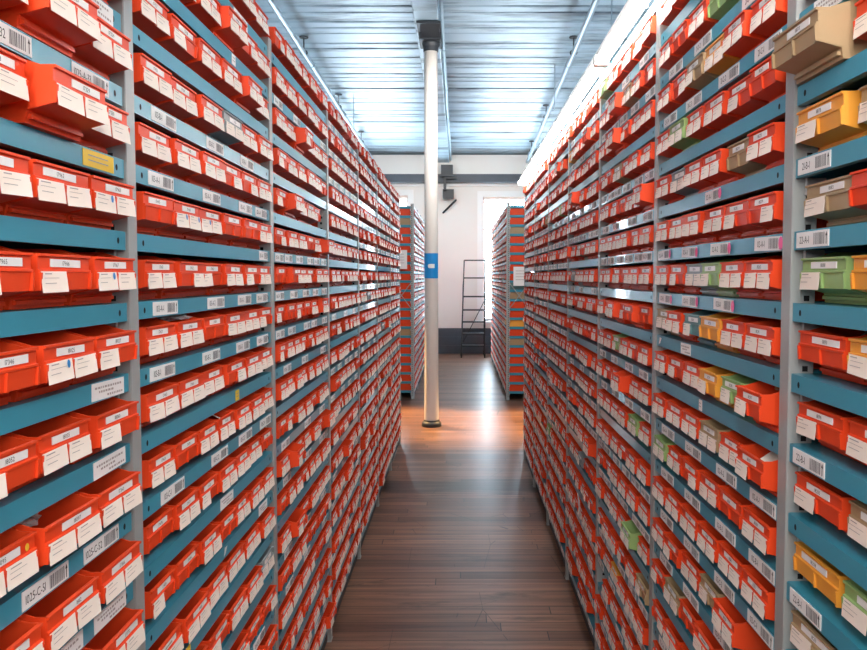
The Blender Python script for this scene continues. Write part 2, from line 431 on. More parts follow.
ORD = ['first', 'second', 'third', 'fourth', 'fifth', 'sixth', 'seventh', 'eighth', 'ninth', 'tenth', 'eleventh', 'twelfth', 'thirteenth', 'fourteenth']
class Rack:
    pass
RACKS = {}
_sm = {}; _pm = {}
def make_rack(side, y0, n, W, x, kmax, labels, phrase, far_panel=False, spec=None, z_top=None, joined=False, first=True):
    """side -1: fronts face +X, standing at X=-x; side +1 the mirror. y0: Y of the near post."""
    rz = PI / 2 if side < 0 else -PI / 2
    bays = []
    if round(W, 3) not in _sm: _sm[round(W, 3)] = shelf_mesh(W)
    H = z_top or shelf_z(kmax) + .03
    for P in ('h', 's'):
        if (P, H) not in _pm: _pm[(P, H)] = post_mesh(H, P == 'h')
    for b in range(n):
        yc = y0 + W * (b + .5)
        t = thing('shelving_bay', phrase(b), 'shelving', (side * x, yc, 0), rz, 'steel shelving bays')
        for k in range(KMIN, kmax + 1):
            sh = link('shelf', _sm[round(W, 3)], t, (0, 0, shelf_z(k)))
            labels(sh, b, k, W, side)
        # local +x runs along +Y on the -X side, along -Y on the +X side
        ends = [-1] + ([1] if b == n - 1 else [])
        for e in ends:
            lx = e * W / 2 * (1 if side < 0 else -1)
            link('upright_post', _pm[('h', H)], t, (lx, 0, 0))
            p = link('upright_post', _pm[('s', H)], t, (lx, DEP, 0)); p.rotation_euler.z = PI
        bk = MB(); bk.box(-W / 2 + .02, W / 2 - .02, DEP + .005, DEP + .008, .04, H - .02, 'back')  # added dark sheet: blocks light and keeps gaps black, in place of racks behind
        link('dark_backing', bk.mesh('dark_backing'), t)
        if far_panel and b == 0:
            lx = -W / 2 * (1 if side < 0 else -1)
            cb = MB()
            for za, zb in ((1.25, 1.62), (1.62, 1.25)):
                cb.tube((lx * 1.045, .03, za), (lx * 1.045, DEP - .02, zb), .006, 'post', 6)
            link('cross_brace', cb.mesh('cross_brace'), t)
            nt_ = MB(); z0 = 1.93 if side < 0 else 1.70
            nt_.box(-.11, .11, -.001, .001, -.13, .13, 'label')
            for z in (.07, .03, -.01, -.05): nt_.quad([(-.08, -.0015, z), (.07, -.0015, z), (.07, -.0015, z + .006), (-.08, -.0015, z + .006)], 'faint')
            nn = link('paper_notice', nt_.mesh('paper_notice'), t, (lx * 1.06, .20, z0), (0, 0, 0))
            nn.rotation_euler.z = -PI / 2 if side < 0 else PI / 2
            nn['label'] = 'white paper notice taped to the rack end'
        kp = MB(); kp.box(-W / 2 + .022, W / 2 - .022, .012, .016, .008, .078, 'back')
        link('kick_plate', kp.mesh('kick_plate'), t)
        bays.append(t)
    return bays

def add_bar(sh, mesh, x, yaw=0, name='barcode_label'):
    return link(name, mesh, sh, (x, -.0008, -.0165 + 0), (0, yaw, 0))
LR = random.Random(3)
def labels_front(sh, b, k, W, side):
    d = 1 if side < 0 else -1                               # local x sign of "away from the camera"
    def at(f): return d * (f - .5) * W                      # f: 0 near post .. 1 far post
    def bars(fs, fmt, pink=False, w=.12):
        for i, f in enumerate(fs):
            add_bar(sh, barcode_mb(fmt % (i + 1), w, pink, k * 7 + i).mesh('barcode'), at(f), LR.uniform(-.03, .03) if pink else LR.uniform(-.008, .008))
    def paper(fs, w=.11):
        for i, f in enumerate(fs): add_bar(sh, paper_mb(w, k + i * 5).mesh('paper'), at(f), LR.uniform(-.03, .03), 'paper_label')['label'] = 'white paper shelf label with lines of print'
    def tag(f, kk='ytag', w=.085):
        o = add_bar(sh, tag_mb(w, kk).mesh('tag'), at(f), 0, 'tag'); o['label'] = ('yellow' if kk == 'ytag' else 'white') + ' tag on the shelf edge'
    if side < 0 and b == 0:
        L = 'ABCD'[(k + 8) % 3 + 0]
        if k == 2: bars((.50, .64, .865), '1025-A-3%d', w=.115)
        elif k == 1: tag(.885, w=.10)
        elif k in (-2, -3): paper((.90,))
        elif k == -4: bars((.70, .865), '1025-C-5%d', w=.115)
        elif k in (-5, 3): paper((.74, .89))
        elif k == -6 or k == 4: bars((.6, .8), '1026-B-3%d', w=.115)
        return
    if side < 0 and b == 1:
        if k == 2: bars((.16, .47, .74), '103-B-%d')
        elif k == 1: bars((.14, .44, .72, .88), '103-A-%d')
        elif k == 0: bars((.90,), '103-A-%d', w=.09)
        elif k == -1: bars((.15, .46, .70, .88), '103-A-%d')
        elif k == -2: bars((.13, .42, .68, .88), '103-B-%d')
        elif k == -3: tag(.62, w=.03)
        elif k == -4: bars((.17, .47, .69, .90), '103-C-%d')
        elif k == -5: paper((.52,), .10)
        elif k == -6: add_bar(sh, frag_mb().mesh('torn'), at(.50), 0, 'torn_label')['label'] = 'torn scrap of a white label'; paper((.86,), .09)
        elif k == -7: tag(.22, w=.06)
        elif k == 4: tag(.63, 'label', .03)
        elif k <= -9: bars((.2, .55, .8), '103-D-%d')
        elif k == 5: bars((.3, .7), '103-D-%d')
        return
    if side > 0 and b == 0:
        if k in (2,): pass
        elif k == 1: bars((.90, .55), '21-B-%d', w=.11)
        elif k == 0: bars((.90, .6), '22-A-7' + '' if False else '22-A-%d', w=.11)
        elif k in (-3, -5): bars((.895, .6), '22-B-%d', w=.11)
        elif k in (3, -7): paper((.85,))
        return
    if side > 0 and b == 1:
        if k == 3: bars((.12, .35, .62, .85), '21-C-%d')
        elif k == 2: pass
        elif k == 4: bars((.2, .55, .8), '21-D-%d')
        elif k == 1: bars((.45,), '02-A-%d', True, .10)
        elif k == 0: bars((.10, .39, .64, .90), '02-A-%d', True)
        elif k == -1: bars((.36, .63, .88), '02-B-%d', True)
        elif k == -2: paper((.66,), .08); add_bar(sh, frag_mb().mesh('torn'), at(.93), 0, 'torn_label')['label'] = 'torn scrap of a white label'
        elif k == -3: tag(.52, 'label', .022)
        elif k in (-4, -5, -6, -7, -9): bars((.10, .32, .58, .83), '02-%s-%%d' % 'ABCD'[-k - 4 if k > -8 else 0])
        return
    # farther bays: shared label meshes
    if LR.random() < .62:
        m = LR.choice((3, 4, 5, 6))
        for i in range(m):
            add_bar(sh, FARBAR[LR.randrange(5)], at(min(.90, max(.10, (i + .5) / m + LR.uniform(-.03, .03)))))
def labels_back(sh, b, k, W, side):
    if b < 2:
        mb = MB()
        for i in range(5): mb.box((i - 2) * .17 - .05, (i - 2) * .17 + .05, -.0018, -.0006, -.030, -.004, 'label')
        o = link('barcode_labels', mb.mesh('barcodes'), sh); o['kind'] = 'stuff'

WL, WR = .969, .873
Y1L, Y1R = 1.300, 1.297
def ph_left(b): return '%s bay from the camera, blue shelves and grey posts, rack facing the strip light' % ORD[b]
def ph_right(b): return '%s bay from the camera, blue shelves and grey posts, rack beneath the strip light' % ORD[b]
baysL = make_rack(-1, Y1L - WL, 7, WL, FX, KMAX, labels_front, ph_left)
baysR = make_rack(1, Y1R - WR, 7, WR, FX, KMAX + 1, labels_front, ph_right)
WB = .92
def pb_left(b): return '%s blue-shelved bay beyond the cross aisle, in the rack behind the white column' % ORD[b]
def pb_right(b): return '%s blue-shelved bay beyond the cross aisle, in the rack beside the bright window' % ORD[b]
baysBL = make_rack(-1, 9.80, 5, WB, .63, KMAX + 2, labels_back, pb_left, far_panel=True)
baysBR = make_rack(1, 9.72, 5, WB, .645, KMAX + 2, labels_back, pb_right, far_panel=True)

# ------------------------------------------------------------------ the bins, slot by slot
COL = {}                                                    # (side, bay, k, slot) -> colour; slot 0 is next to the near post
def setrow(side, b, k, s):
    key = {'r': 'red', 'y': 'yellow', 'g': 'green', 't': 'tan', 'a': 'grey', 'e': 'teal', '.': None}
    for i, ch in enumerate(s): COL[(side, b, k, i)] = key[ch]
# rack beneath the strip light, first bay: slots run from the camera towards the post, five to a shelf
for k, s in ((3, 'rrrgr'), (2, 'rrrrt'), (1, 'rrrty'), (0, 'rrrrt'), (-1, 'rrryg'), (-2, 'rrryr'), (-3, 'rrrrr'), (-4, 'rrrtr'), (-5, 'rrrgy'), (-6, 'rrrrt'), (-7, 'rrrrr')):
    setrow(1, 0, k, s)
for k, s in ((5, 'rrrrrr'), (4, 'rrgrrr'), (3, 'rrytrr'), (2, 'rrrrgr'), (1, 'rtrrar'), (0, 'rrrrrr'), (-1, 'rrgarr'), (-2, 'rryert'), (-3, 'rgyrrr'),
             (-4, 'rrtrrr'), (-5, 'rrrrrg'), (-6, 'rrrrrr'), (-7, '.rtrrr'), (-8, 'rrrrtr'), (-9, 'rrtrrr'), (-10, 'rrrrrr')):
    setrow(1, 1, k, s)
for k, s in ((5, 'rrrrrg'), (4, 'rrtrrr'), (2, 'rrrtrr'), (-3, 'rrrgrr'), (-5, 'rgrrrr'), (-9, 'trrrrr'), (-10, 'rrryrr')): setrow(1, 2, k, s)
for k, s in ((4, 'rrrrry'), (-1, 'rrrrar'), (-8, 'rrarrr')): setrow(1, 3, k, s)
setrow(-1, 1, 2, 'rrrarr'); setrow(-1, 1, -8, 'rrrrra')
NSLOT = {(1, 0): 5, (-1, 0): 6}
# individual touches: pulled out, no cards, numbers
PULL = {(1, 0, 2, 4): .056, (1, 0, 1, 4): .012, (-1, 0, 2, 4): .022, (-1, 0, 1, 4): .03, (-1, 1, 3, 4): .02, (-1, 1, 4, 3): .02, (1, 1, 3, 1): .010, (1, 1, -3, 0): .02, (1, 1, -4, 0): .015, (-1, 1, -4, 1): .0,
        (-1, 2, 3, 2): .03, (-1, 2, 1, 1): .025, (1, 2, 1, 0): .03, (1, 2, 3, 3): .03, (1, 2, -4, 2): .03, (-1, 2, -6, 1): .03, (1, 1, -7, 1): .01, (1, 3, 2, 3): .04}
CARDS = {(1, 0, 2, 4): '00', (1, 0, 1, 4): '10', (1, 0, 0, 4): '10', (1, 0, -1, 4): '10', (1, 0, -2, 4): '00', (1, 0, -3, 4): '10', (1, 0, -4, 4): '10', (1, 0, -5, 4): '00',
         (1, 0, 0, 3): '00', (1, 0, -1, 3): '01', (1, 0, -2, 3): '10', (1, 0, -5, 3): '10', (1, 0, -4, 3): '11', (1, 0, 1, 3): '11', (1, 0, -3, 3): '11', (1, 0, -6, 4): '10',
         (1, 1, 2, 0): '00', (1, 1, 2, 1): '10', (1, 1, 1, 1): '00', (1, 1, -3, 0): '10', (1, 1, -3, 1): '10', (1, 1, -3, 2): '10', (1, 1, -4, 0): '10', (1, 1, -4, 2): '11', (1, 1, -5, 0): '11', (1, 1, -1, 2): '10',
         (1, 1, -5, 1): '00', (1, 1, 0, 0): '01', (1, 1, 0, 1): '10', (1, 1, -2, 3): '10', (1, 1, -2, 0): '11', (1, 1, -2, 1): '11', (1, 1, -1, 0): '11', (1, 1, -1, 1): '11', (1, 1, -7, 2): '10', (1, 1, -7, 1): '11',
         (-1, 0, -1, 3): '10', (-1, 0, -1, 4): '10', (-1, 0, -1, 5): '11', (-1, 0, 0, 3): '11', (-1, 0, 0, 4): '11', (-1, 0, 0, 5): '11', (-1, 0, -2, 5): '10', (-1, 0, -2, 4): '11', (-1, 0, -2, 3): '00',
         (-1, 0, -3, 5): '10', (-1, 0, -3, 4): '11', (-1, 0, -3, 3): '10', (-1, 1, -6, 0): '10', (-1, 1, -6, 1): '00', (-1, 1, -5, 0): '00', (-1, 1, -1, 5): '11', (-1, 1, -1, 2): '10'}
NUM = {(-1, 0, -1, 3): '17965', (-1, 0, -1, 4): '17966', (-1, 0, -1, 5): '17967', (-1, 0, 0, 3): '17960', (-1, 0, 0, 4): '17962', (-1, 0, 0, 5): '17963', (-1, 0, -2, 4): '18025', (-1, 0, -2, 5): '18027',
       (-1, 0, -3, 3): '18052', (-1, 0, -3, 4): '18055', (-1, 0, -3, 5): '18060', (-1, 0, -4, 3): '18095', (-1, 0, -4, 4): '18097', (-1, 0, -5, 3): '18110', (-1, 0, -5, 4): '18112', (-1, 0, -6, 4): '18115'}
DOTS = {(-1, 0, 0, 3), (-1, 0, 0, 5), (-1, 0, -1, 3), (-1, 0, -1, 5), (-1, 0, -2, 4), (-1, 1, 0, 1), (-1, 1, 0, 2)}
YDOTS = {(-1, 0, -4, 3), (-1, 0, -5, 3)}

F = 710.0
def proj(X, Y, Z): return 459.5 + F * X / Y, 277 - F * (Z - EYE) / Y
slots = []
BR = random.Random(21)
for side, bays, W, y0, x in ((-1, 7, WL, Y1L - WL, FX), (1, 7, WR, Y1R - WR, FX), (-1, 5, WB, 9.80, .63), (1, 5, WB, 9.72, .645)):
    back = y0 > 9
    for b in range(bays):
        for k in range(KMIN, KMAX + (2 if back else 1)):
            rk = (side, b, k)
            row_spec = (not back) and (side, b, k, 0) in COL
            n = NSLOT.get((side, b)) if not back else None
            if n is None:
                n = 6
                if not row_spec and not back and b >= 1 and (side, b, k) not in ((-1, 1, -1), (-1, 1, 0)): n = BR.choice((6, 6, 6, 7, 8) if b > 1 else (6, 6, 6, 7))
            pitch = (W - .056) / n
            for i in range(n):
                col = 'red'
                if not back:
                    col = COL.get((side, b, k, i), 'red')
                    if col is None: continue
                    if (side, b, k, 0) not in COL and b >= 2 and BR.random() < (.012 if side > 0 else .004): col = BR.choice(('tan', 'green', 'yellow', 'grey'))
                    if (side, b, k, 0) not in COL and BR.random() < .012 and b >= 2: continue
                elif b == 0 and side > 0 and i == 0:
                    col = {-2: 'teal', -3: 'tan', 4: 'tan', -6: 'yellow', -8: 'tan', -5: 'red'}.get(k, 'red')
                elif BR.random() < .05: col = BR.choice(('tan', 'yellow'))
                yb = y0 + b * W + .028 + pitch * (i + .5)
                pull = 0 if back else PULL.get((side, b, k, i), BR.choice((0, 0, 0, 0, .003, .005, -.003, -.006)) + (.020 if BR.random() < .035 and b > 1 else 0)) + (.012 if (side, b) == (-1, 0) else -.016 if (side, b) == (1, 0) else 0)
                yaw = BR.uniform(-.012, .012)
                w = pitch - .009 - (BR.choice((0, .004, .008)) if not back else 0)
                cd = CARDS.get((side, b, k, i)) if not back else '11'
                if cd is None:
                    r_ = BR.random(); cd = '11' if r_ < .70 else ('10' if r_ < .84 else ('01' if r_ < .91 else '00'))
                fx = side * (x - .010 - pull)
                z = shelf_z(k) + .0012
                px0, _ = proj(fx, max(.05, yb - w / 2), z); px1, _ = proj(fx, yb + w / 2, z)
                _, py0 = proj(fx, yb, z + BH); _, py1 = proj(fx, yb, z)
                cx0, cx1 = sorted((px0, px1)); vx = max(0, min(cx1, 867) - max(cx0, 0)); vy = max(0, min(py1, 650) - max(py0, 0))
                area = vx * vy
                slots.append(dict(side=side, b=b, k=k, i=i, n=n, col=col, y=yb, x=fx, z=z, w=w, yaw=yaw, cards=cd, area=area, back=back))
front_red = sorted((s for s in slots if s['col'] == 'red' and not s['back'] and s['area'] > 12), key=lambda s: -s['area'])
solo = {id(s) for s in front_red[:300]} | {id(s) for s in slots if s['col'] != 'red' and not s['back'] and s['area'] > 12}
NUMBASE = {}
def row_phrase(k):
    if k == -1: return 'eye-level row'
    return '%s row %s eye-level' % (ORD[k] if k >= 0 else ORD[-k - 2], 'above' if k >= 0 else 'below')
num = 17300
GROUP = {'red': 'red storage bins', 'yellow': 'yellow storage bins', 'green': 'green storage bins', 'tan': 'tan storage bins', 'grey': 'grey storage bins', 'teal': 'teal storage bins'}
CN = {'11': 'two-card', '10': 'one-card', '01': 'one-card', '00': 'cardless'}
mass = MB(); MASSC = {}
def slot_matrix(s):
    rz = (PI / 2 if s['side'] < 0 else -PI / 2) + s['yaw']
    return Matrix.Translation((s['x'], s['y'], s['z'])) @ Matrix.Rotation(rz, 4, 'Z')
def parts_of(s):
    """(name, x, z, card width) of the cards, in the bin's own frame (x to the reader's right)."""
    w = s['w']; cw = w / 2 - .0058; out = []
    for j, ch in enumerate(s['cards']):
        if ch == '1': out.append((-w / 4 if j == 0 else w / 4, cw))
    return out
for s in sorted(slots, key=lambda s: (s['back'], s['side'], s['b'], -s['k'], s['i'])):
    num += 1
    key = (s['side'], s['b'], s['k'], s['i'])
    if id(s) in solo:
        if s['b'] == 0: o_i = s['n'] - s['i'] - 1; frm = 'from far post'
        else: o_i = s['i']; frm = 'from near post'
        lab = '%s %s bin %s %s, %s, %s bay %s strip light' % (CN[s['cards']], s['col'], ORD[o_i], frm, row_phrase(s['k']), ORD[s['b']], 'facing' if s['side'] < 0 else 'beneath')
        t = thing(s['col'] + '_bin', lab, 'bin', (s['x'], s['y'], s['z']), (PI / 2 if s['side'] < 0 else -PI / 2) + s['yaw'], GROUP[s['col']])
        link('body', body_mesh(s['w'], s['col']), t)
        sw = s['w'] * BR.choice((.5, .54, .58))
        link('number_label', strip(sw, NUM.get(key, str(num))).mesh('number_label'), t, (BR.uniform(-.06, .10) * s['w'], -.0004, .065), (0, BR.uniform(-.012, .012), 0))
        for q, (cx, cw) in enumerate(parts_of(s)):
            c = link('card', card_mesh(cw, BR.randrange(5)), t, (cx, -.0035, .0405), (-.075, BR.uniform(-.03, .03), 0))
            if key in DOTS and q == 0 or (key in ((-1, 1, 0, 1),)):
                link('dot_sticker', DOTM, c, (cw * .3, 0, .006))['label'] = 'round blue sticker'
        if key in YDOTS: link('dot_sticker', DOTY, t, (s['w'] * .33, -.001, .065))['label'] = 'round yellow sticker'
    elif s['back'] or s['area'] > 0 or s['y'] > .35:
        k = (round(s['w'], 3), s['col'])
        if k not in MASSC: MASSC[k] = bin_body(*k)
        mt = slot_matrix(s); mass.add(MASSC[k], mt)
        kk = ('strip', round(s['w'], 3))
        if kk not in MASSC: MASSC[kk] = strip(s['w'] * .54, None)
        mass.add(MASSC[kk], mt @ Matrix.Translation((.02 * s['w'], -.0004, .065)))
        for cx, cw in parts_of(s):
            kc = ('card', round(cw, 3))
            if kc not in MASSC: MASSC[kc] = card(cw, 2, s['y'] < 4)
            mass.add(MASSC[kc], mt @ Matrix.Translation((cx, -.0035, .0405)) @ Matrix.Rotation(-.075, 4, 'X'))
mo = link('red_bins', mass.mesh('red_bins')); mo['kind'] = 'stuff'
mo['label'] = 'the many small bins with white cards filling the far bays of all racks'; mo['category'] = 'bins'

# ------------------------------------------------------------------ clear bags and loose papers on the bins
def crumple(seed, sx, sy, sz):
    r = random.Random(seed); bm = bmesh.new(); bmesh.ops.create_icosphere(bm, subdivisions=3, radius=1)
    ph = [r.uniform(0, 6) for _ in range(6)]
    for v in bm.verts:
        c = v.co
        d = 1 + .22 * math.sin(5 * c.x + ph[0]) * math.sin(6 * c.y + ph[1]) + .16 * math.sin(9 * c.z + ph[2] + 4 * c.x) + r.uniform(-.13, .13)
        v.co = Vector((c.x * sx * d, c.y * sy * d, max(-.6, c.z) * sz * d))
    me = bpy.data.meshes.new('bag'); bm.to_mesh(me); bm.free(); me.materials.append(M['bag']); return me
def bag(side, b, k, f, lab, sx=.06, sy=.05, sz=.022, dz=.078, inx=.05, seed=1):
    W = WL if side < 0 else WR; y = (Y1L - WL if side < 0 else Y1R - WR) + W * (b + f)
    o = link('plastic_bag', crumple(seed, sx, sy, sz), None, (side * (FX + inx), y, shelf_z(k) + dz), (0, 0, PI / 2))
    o['label'] = lab; o['category'] = 'bag'
def slot_f(side, b, i, n=6):
    W = WL if side < 0 else WR
    return (.028 + (W - .056) / n * (i + .5)) / W
BG = dict(sx=.034, sy=.034, sz=.016, dz=.066, inx=.070)
bag(-1, 1, -2, slot_f(-1, 1, 1), 'crumpled clear bag over a bin rim just below eye-level, second bay facing strip light', sx=.060, sy=.030, sz=.0062, dz=.0845, inx=.028, seed=1)
bag(-1, 0, -4, slot_f(-1, 0, 4), 'crumpled clear bag in a bin, first bay facing strip light, third row below eye-level', seed=2, **BG)
bag(-1, 0, -6, slot_f(-1, 0, 4), 'clear bag in a low red bin, first bay facing strip light, fifth row below eye-level', seed=3, **BG)
bag(1, 0, -3, slot_f(1, 0, 3, 5), 'clear bag in a red bin, first bay beneath strip light, second row below eye-level', seed=4, **BG)
bag(1, 1, -5, slot_f(1, 1, 2), 'crumpled clear bag in a bin, second bay beneath strip light, fourth row below eye-level', seed=5, **BG)
def paper(side, b, k, f, lab, w=.05, h=.03, inx=.04, dz=.079, tilt=.5):
    W = WL if side < 0 else WR; y = (Y1L - WL if side < 0 else Y1R - WR) + W * (b + f)
    mb = MB(); mb.box(-w / 2, w / 2, -h / 2, h / 2, 0, .0008, 'card')
    o = link('loose_paper', mb.mesh('loose_paper'), None, (side * (FX + inx), y, shelf_z(k) + dz), (tilt, .15, (PI / 2 if side < 0 else -PI / 2) + .3))
    o['label'] = lab; o['category'] = 'paper'
paper(1, 1, -4, .10, 'loose white paper lying in the red bin nearest the post, second bay beneath strip light', .06, .05, .03, .07)
paper(1, 0, -2, .78, 'loose white paper in the cardless red bin, first bay beneath strip light', .05, .04, .04, .072)
paper(-1, 1, -4, .52, 'loose buff paper in a red bin below eye-level, second bay facing strip light', .05, .04, .03, .075)
mb = MB(); mb.box(-.03, .03, -.001, .001, -.035, .035, 'label')
o = link('hanging_ticket', mb.mesh('ticket'), None, (FX - .034, 3.32, .62), (.12, .35, -PI / 2)); o['label'] = 'white ticket hanging from a low bin, third bay beneath strip light'; o['category'] = 'ticket'
# half-round buff part sticking out of the red bin near the post
mb = MB()
prev = None
for j in range(9):
    t = PI * j / 8; p = (.018 * math.cos(t), 0, .014 * math.sin(t))
    if prev: mb.tube(prev, p, .005, 'tan', 8)
    prev = p
o = link('curved_fitting', mb.mesh('curved_fitting'), None, (FX + .03, Y1R + .085, shelf_z(-3) + .079), (0, 0, -PI / 2))
o['label'] = 'small buff curved fitting poking out of the red bin beside the post'; o['category'] = 'fitting'

# ------------------------------------------------------------------ strip lights along the top of the rack
def make_strip_light(y, L, label):
    t = thing('strip_light', label, 'light', (.565, y, 2.541), 0, 'strip lights along the rack top')
    hb = MB(); hb.box(-.012, .010, 0, L - .01, .026, .058, 'white_enamel')
    link('housing', hb.mesh('housing'), t)
    for x in (-.013, .013):
        tb = MB(); tb.tube((x, .022, .008), (x, L - .032, .008), .0125, 'tube', 12); link('tube', tb.mesh('tube', True), t)
    for yy in (.004, L - .030):
        sb = MB(); sb.box(-.029, .026, yy, yy + .016, -.012, .027, 'white_enamel'); link('lamp_holder', sb.mesh('lamp_holder'), t)
    for yy in (L * .5,):
        cb = MB(); cb.box(-.029, .026, yy, yy + .006, -.009, .027, 'zinc'); link('tube_clip', cb.mesh('tube_clip'), t)
    return t
LL = 1.23
for i in range(5):
    make_strip_light(.42 + LL * i, LL, 'white twin-tube strip light, %s from the camera along the rack top' % ORD[i])

# ------------------------------------------------------------------ room shell
YW, YB, XS = 15.6, -3.0, 4.5
SL = .032
def ceil_z(y): return EYE + 2.89 + SL * (8 - y)
mb = MB(); mb.box(-XS, XS, YB, YW + .3, -.06, 0, 'floor'); struct('floor', mb)
mb = MB(); y = YB; cr = random.Random(5)
while y < YW + .3:
    w = cr.choice((.17, .17, .26, .30, .33)); dz = cr.uniform(-.006, .006)
    z0, z1 = ceil_z(y) + dz, ceil_z(y + w) + dz; g = .018
    mb.prism_x([(y + g * .5, z0 + .012), (y + g * 1.3, z0), (y + w - g * 1.3, z1), (y + w - g * .5, z1 + .012), (y + w - g * .5, z1 + .06), (y + g * .5, z0 + .06)], -XS, XS, 'ceil')
    y += w
mb.prism_x([(YB, ceil_z(YB) + .062), (YW + .3, ceil_z(YW + .3) + .062), (YW + .3, ceil_z(YW + .3) + .1), (YB, ceil_z(YB) + .1)], -XS - .2, XS + .2, 'black')
struct('ceiling', mb)
HC = 5.2
mb = MB(); mb.box(-XS - .2, -XS, YB, YW + .3, 0, HC, 'sidewall'); struct('wall_left', mb)
mb = MB(); mb.box(XS, XS + .2, YB, YW + .3, 0, HC, 'sidewall'); struct('wall_right', mb)
mb = MB(); mb.box(-XS, XS, YB - .2, YB, 0, HC, 'sidewall'); struct('wall_rear', mb)
wins = [(-2.65, -1.03, .72, 3.57), (.41, 2.03, .72, 3.54)]
mb = MB(); xs = -XS
for x0, x1, z0, z1 in wins:
    mb.box(xs, x0, YW, YW + .42, 0, HC, 'plaster'); mb.box(x0, x1, YW, YW + .42, 0, z0, 'plaster'); mb.box(x0, x1, YW, YW + .42, z1, HC, 'plaster'); xs = x1
mb.box(xs, XS, YW, YW + .42, 0, HC, 'plaster'); struct('wall_front', mb)
for n_, (x0, x1, z0, z1) in enumerate(wins):
    w = link('window_%d' % (n_ + 1), None); w['kind'] = 'structure'
    fb = MB()                                               # white casing on the wall face
    fb.box(x0 - .02, x0 + .10, YW - .03, YW - .001, z0, z1 - .10, 'frame'); fb.box(x1 - .10, x1 + .02, YW - .03, YW - .001, z0, z1 - .10, 'frame')
    fb.box(x0 - .02, x1 + .02, YW - .034, YW - .001, z1 - .10, z1 + .02, 'frame')
    link('casing', fb.mesh('casing'), w)
    rb = MB(); rb.box(x0 + .02, x0 + .12, YW + .01, YW + .34, z0, z1, 'brick'); rb.box(x1 - .12, x1 - .02, YW + .01, YW + .34, z0, z1, 'brick'); rb.box(x0 + .02, x1 - .02, YW + .01, YW + .34, z1 - .16, z1 - .02, 'brick')
    link('reveal', rb.mesh('reveal'), w)
    sb = MB(); a, b_ = x0 + .12, x1 - .12
    for x in (a - .03, (a + b_) / 2 - .03, b_ - .03): sb.box(x, x + .06, YW + .26, YW + .31, z0, z1 - .16, 'frame')
    for z in (z0, z0 + .45, z0 + 1.30, z0 + 1.36, z0 + 2.0, z1 - .22): sb.box(a, b_, YW + .265, YW + .305, z, z + .045, 'frame')
    link('sash', sb.mesh('sash'), w)
    gb = MB(); gb.box(a, b_, YW + .283, YW + .287, z0, z1 - .16, 'pane'); link('pane', gb.mesh('pane'), w)
    lb = MB(); lb.box(x0 - .05, x1 + .05, YW - .09, YW + .3, z0 - .05, z0, 'frame'); link('window_sill', lb.mesh('window_sill'), w)
mb = MB()
for z in (0, .19, .38): mb.box(-XS, XS, YW - .035, YW - .001, z + .004, z + .186, 'wainscot')
mb.box(-XS, XS, YW - .02, YW - .0005, 0, .56, 'wainscot'); struct('trim_1', mb)
# beams
mb = MB(); bt, bb = .0, 0
def zb(y): return EYE + 2.69 + SL * (8 - y)
mb.prism_x([(YB, zb(YB)), (YW, zb(YW)), (YW, ceil_z(YW) + .02), (YB, ceil_z(YB) + .02)], -.48, -.22, 'ceil'); o = struct('beam', mb); bevel(o, .012)
mb = MB(); mb.box(-XS, XS, YW - .22, YW, EYE + 2.20, EYE + 2.62, 'plaster'); mb.box(-XS, XS, YW - .30, YW, EYE + 2.03, EYE + 2.20, 'wainscot'); mb.box(-XS, XS, YW - .06, YW, EYE + 1.975, EYE + 2.03, 'frame'); struct('trim_2', mb)
# conduit along the beam
mb = MB(); mb.tube((-.185, YB, zb(YB) + .05), (-.185, YW - .3, zb(YW) + .05), .018, 'pipe', 10)
for y in (5.2, 6.6, 8.6, 10.2, 11.8, 13.4): mb.box(-.215, -.16, y, y + .03, zb(y) + .02, zb(y) + .09, 'pipe')
o = link('conduit_pipe', mb.mesh('conduit')); o['label'] = 'pale thin conduit clipped along the edge of the ceiling beam'; o['category'] = 'conduit'
# column
cx, cy = -.317, 8.0
t = thing('column', 'round white chipped column with black capital standing in the aisle', 'column', (cx, cy, 0))
t['kind'] = 'thing'
mb = MB(); mb.lathe([(.082, .0), (.082, .05), (.078, .6), (.076, 2.0), (.073, zb(cy) - .16)], 0, 0, 'colpaint', 32); link('shaft', mb.mesh('shaft', True), t)
mb = MB(); mb.lathe([(.112, 0), (.112, .03), (.105, .045), (.09, .06), (.088, .075)], 0, 0, 'black', 32); link('base_ring', mb.mesh('base_ring'), t)
zt = zb(cy)
mb = MB(); mb.lathe([(.078, zt - .20), (.083, zt - .195), (.085, zt - .15), (.098, zt - .12), (.098, zt - .105)], 0, 0, 'black', 32)
mb.box(-.125, .115, -.15, .15, zt - .105, zt - .03, 'black'); mb.box(-.135, .118, -.42, .42, zt - .03, zt - .006, 'black')
mb.prism_x([(-.40, zt - .03), (-.15, zt - .09), (.15, zt - .09), (.40, zt - .03)], -.10, .10, 'black')
link('capital', mb.mesh('capital'), t)
sg = MB()                                                   # curved blue sign wrapped on the shaft
z0, z1 = 1.675, 1.955
for j in range(12):
    a0 = -PI / 2 - 1.35 + 2.7 * j / 12; a1 = a0 + 2.7 / 12
    P = lambda a, z, r=.0795: (r * math.cos(a), r * math.sin(a), z)
    sg.quad([P(a0, z0), P(a1, z0), P(a1, z1), P(a0, z1)], 'sign')
    sg.quad([P(a0, z0, .0785), P(a1, z0, .0785), P(a1, z1, .0785), P(a0, z1, .0785)][::-1], 'sign')
so = link('column_sign', sg.mesh('column_sign'), t); so['label'] = 'blue sign wrapped on the column with a small white mark'
mk = MB()
for j in range(6):
    a0 = -PI / 2 - .45 + .95 * j / 6; a1 = a0 + .95 / 6; P = lambda a, z, r=.0805: (r * math.cos(a), r * math.sin(a), z)
    hA = .012 if j == 0 else .023
    mk.quad([P(a0, 1.812 - hA), P(a1, 1.812 - .023), P(a1, 1.812 + .023), P(a0, 1.812 + hA)], 'label')
link('white_mark', mk.mesh('white_mark'), so)

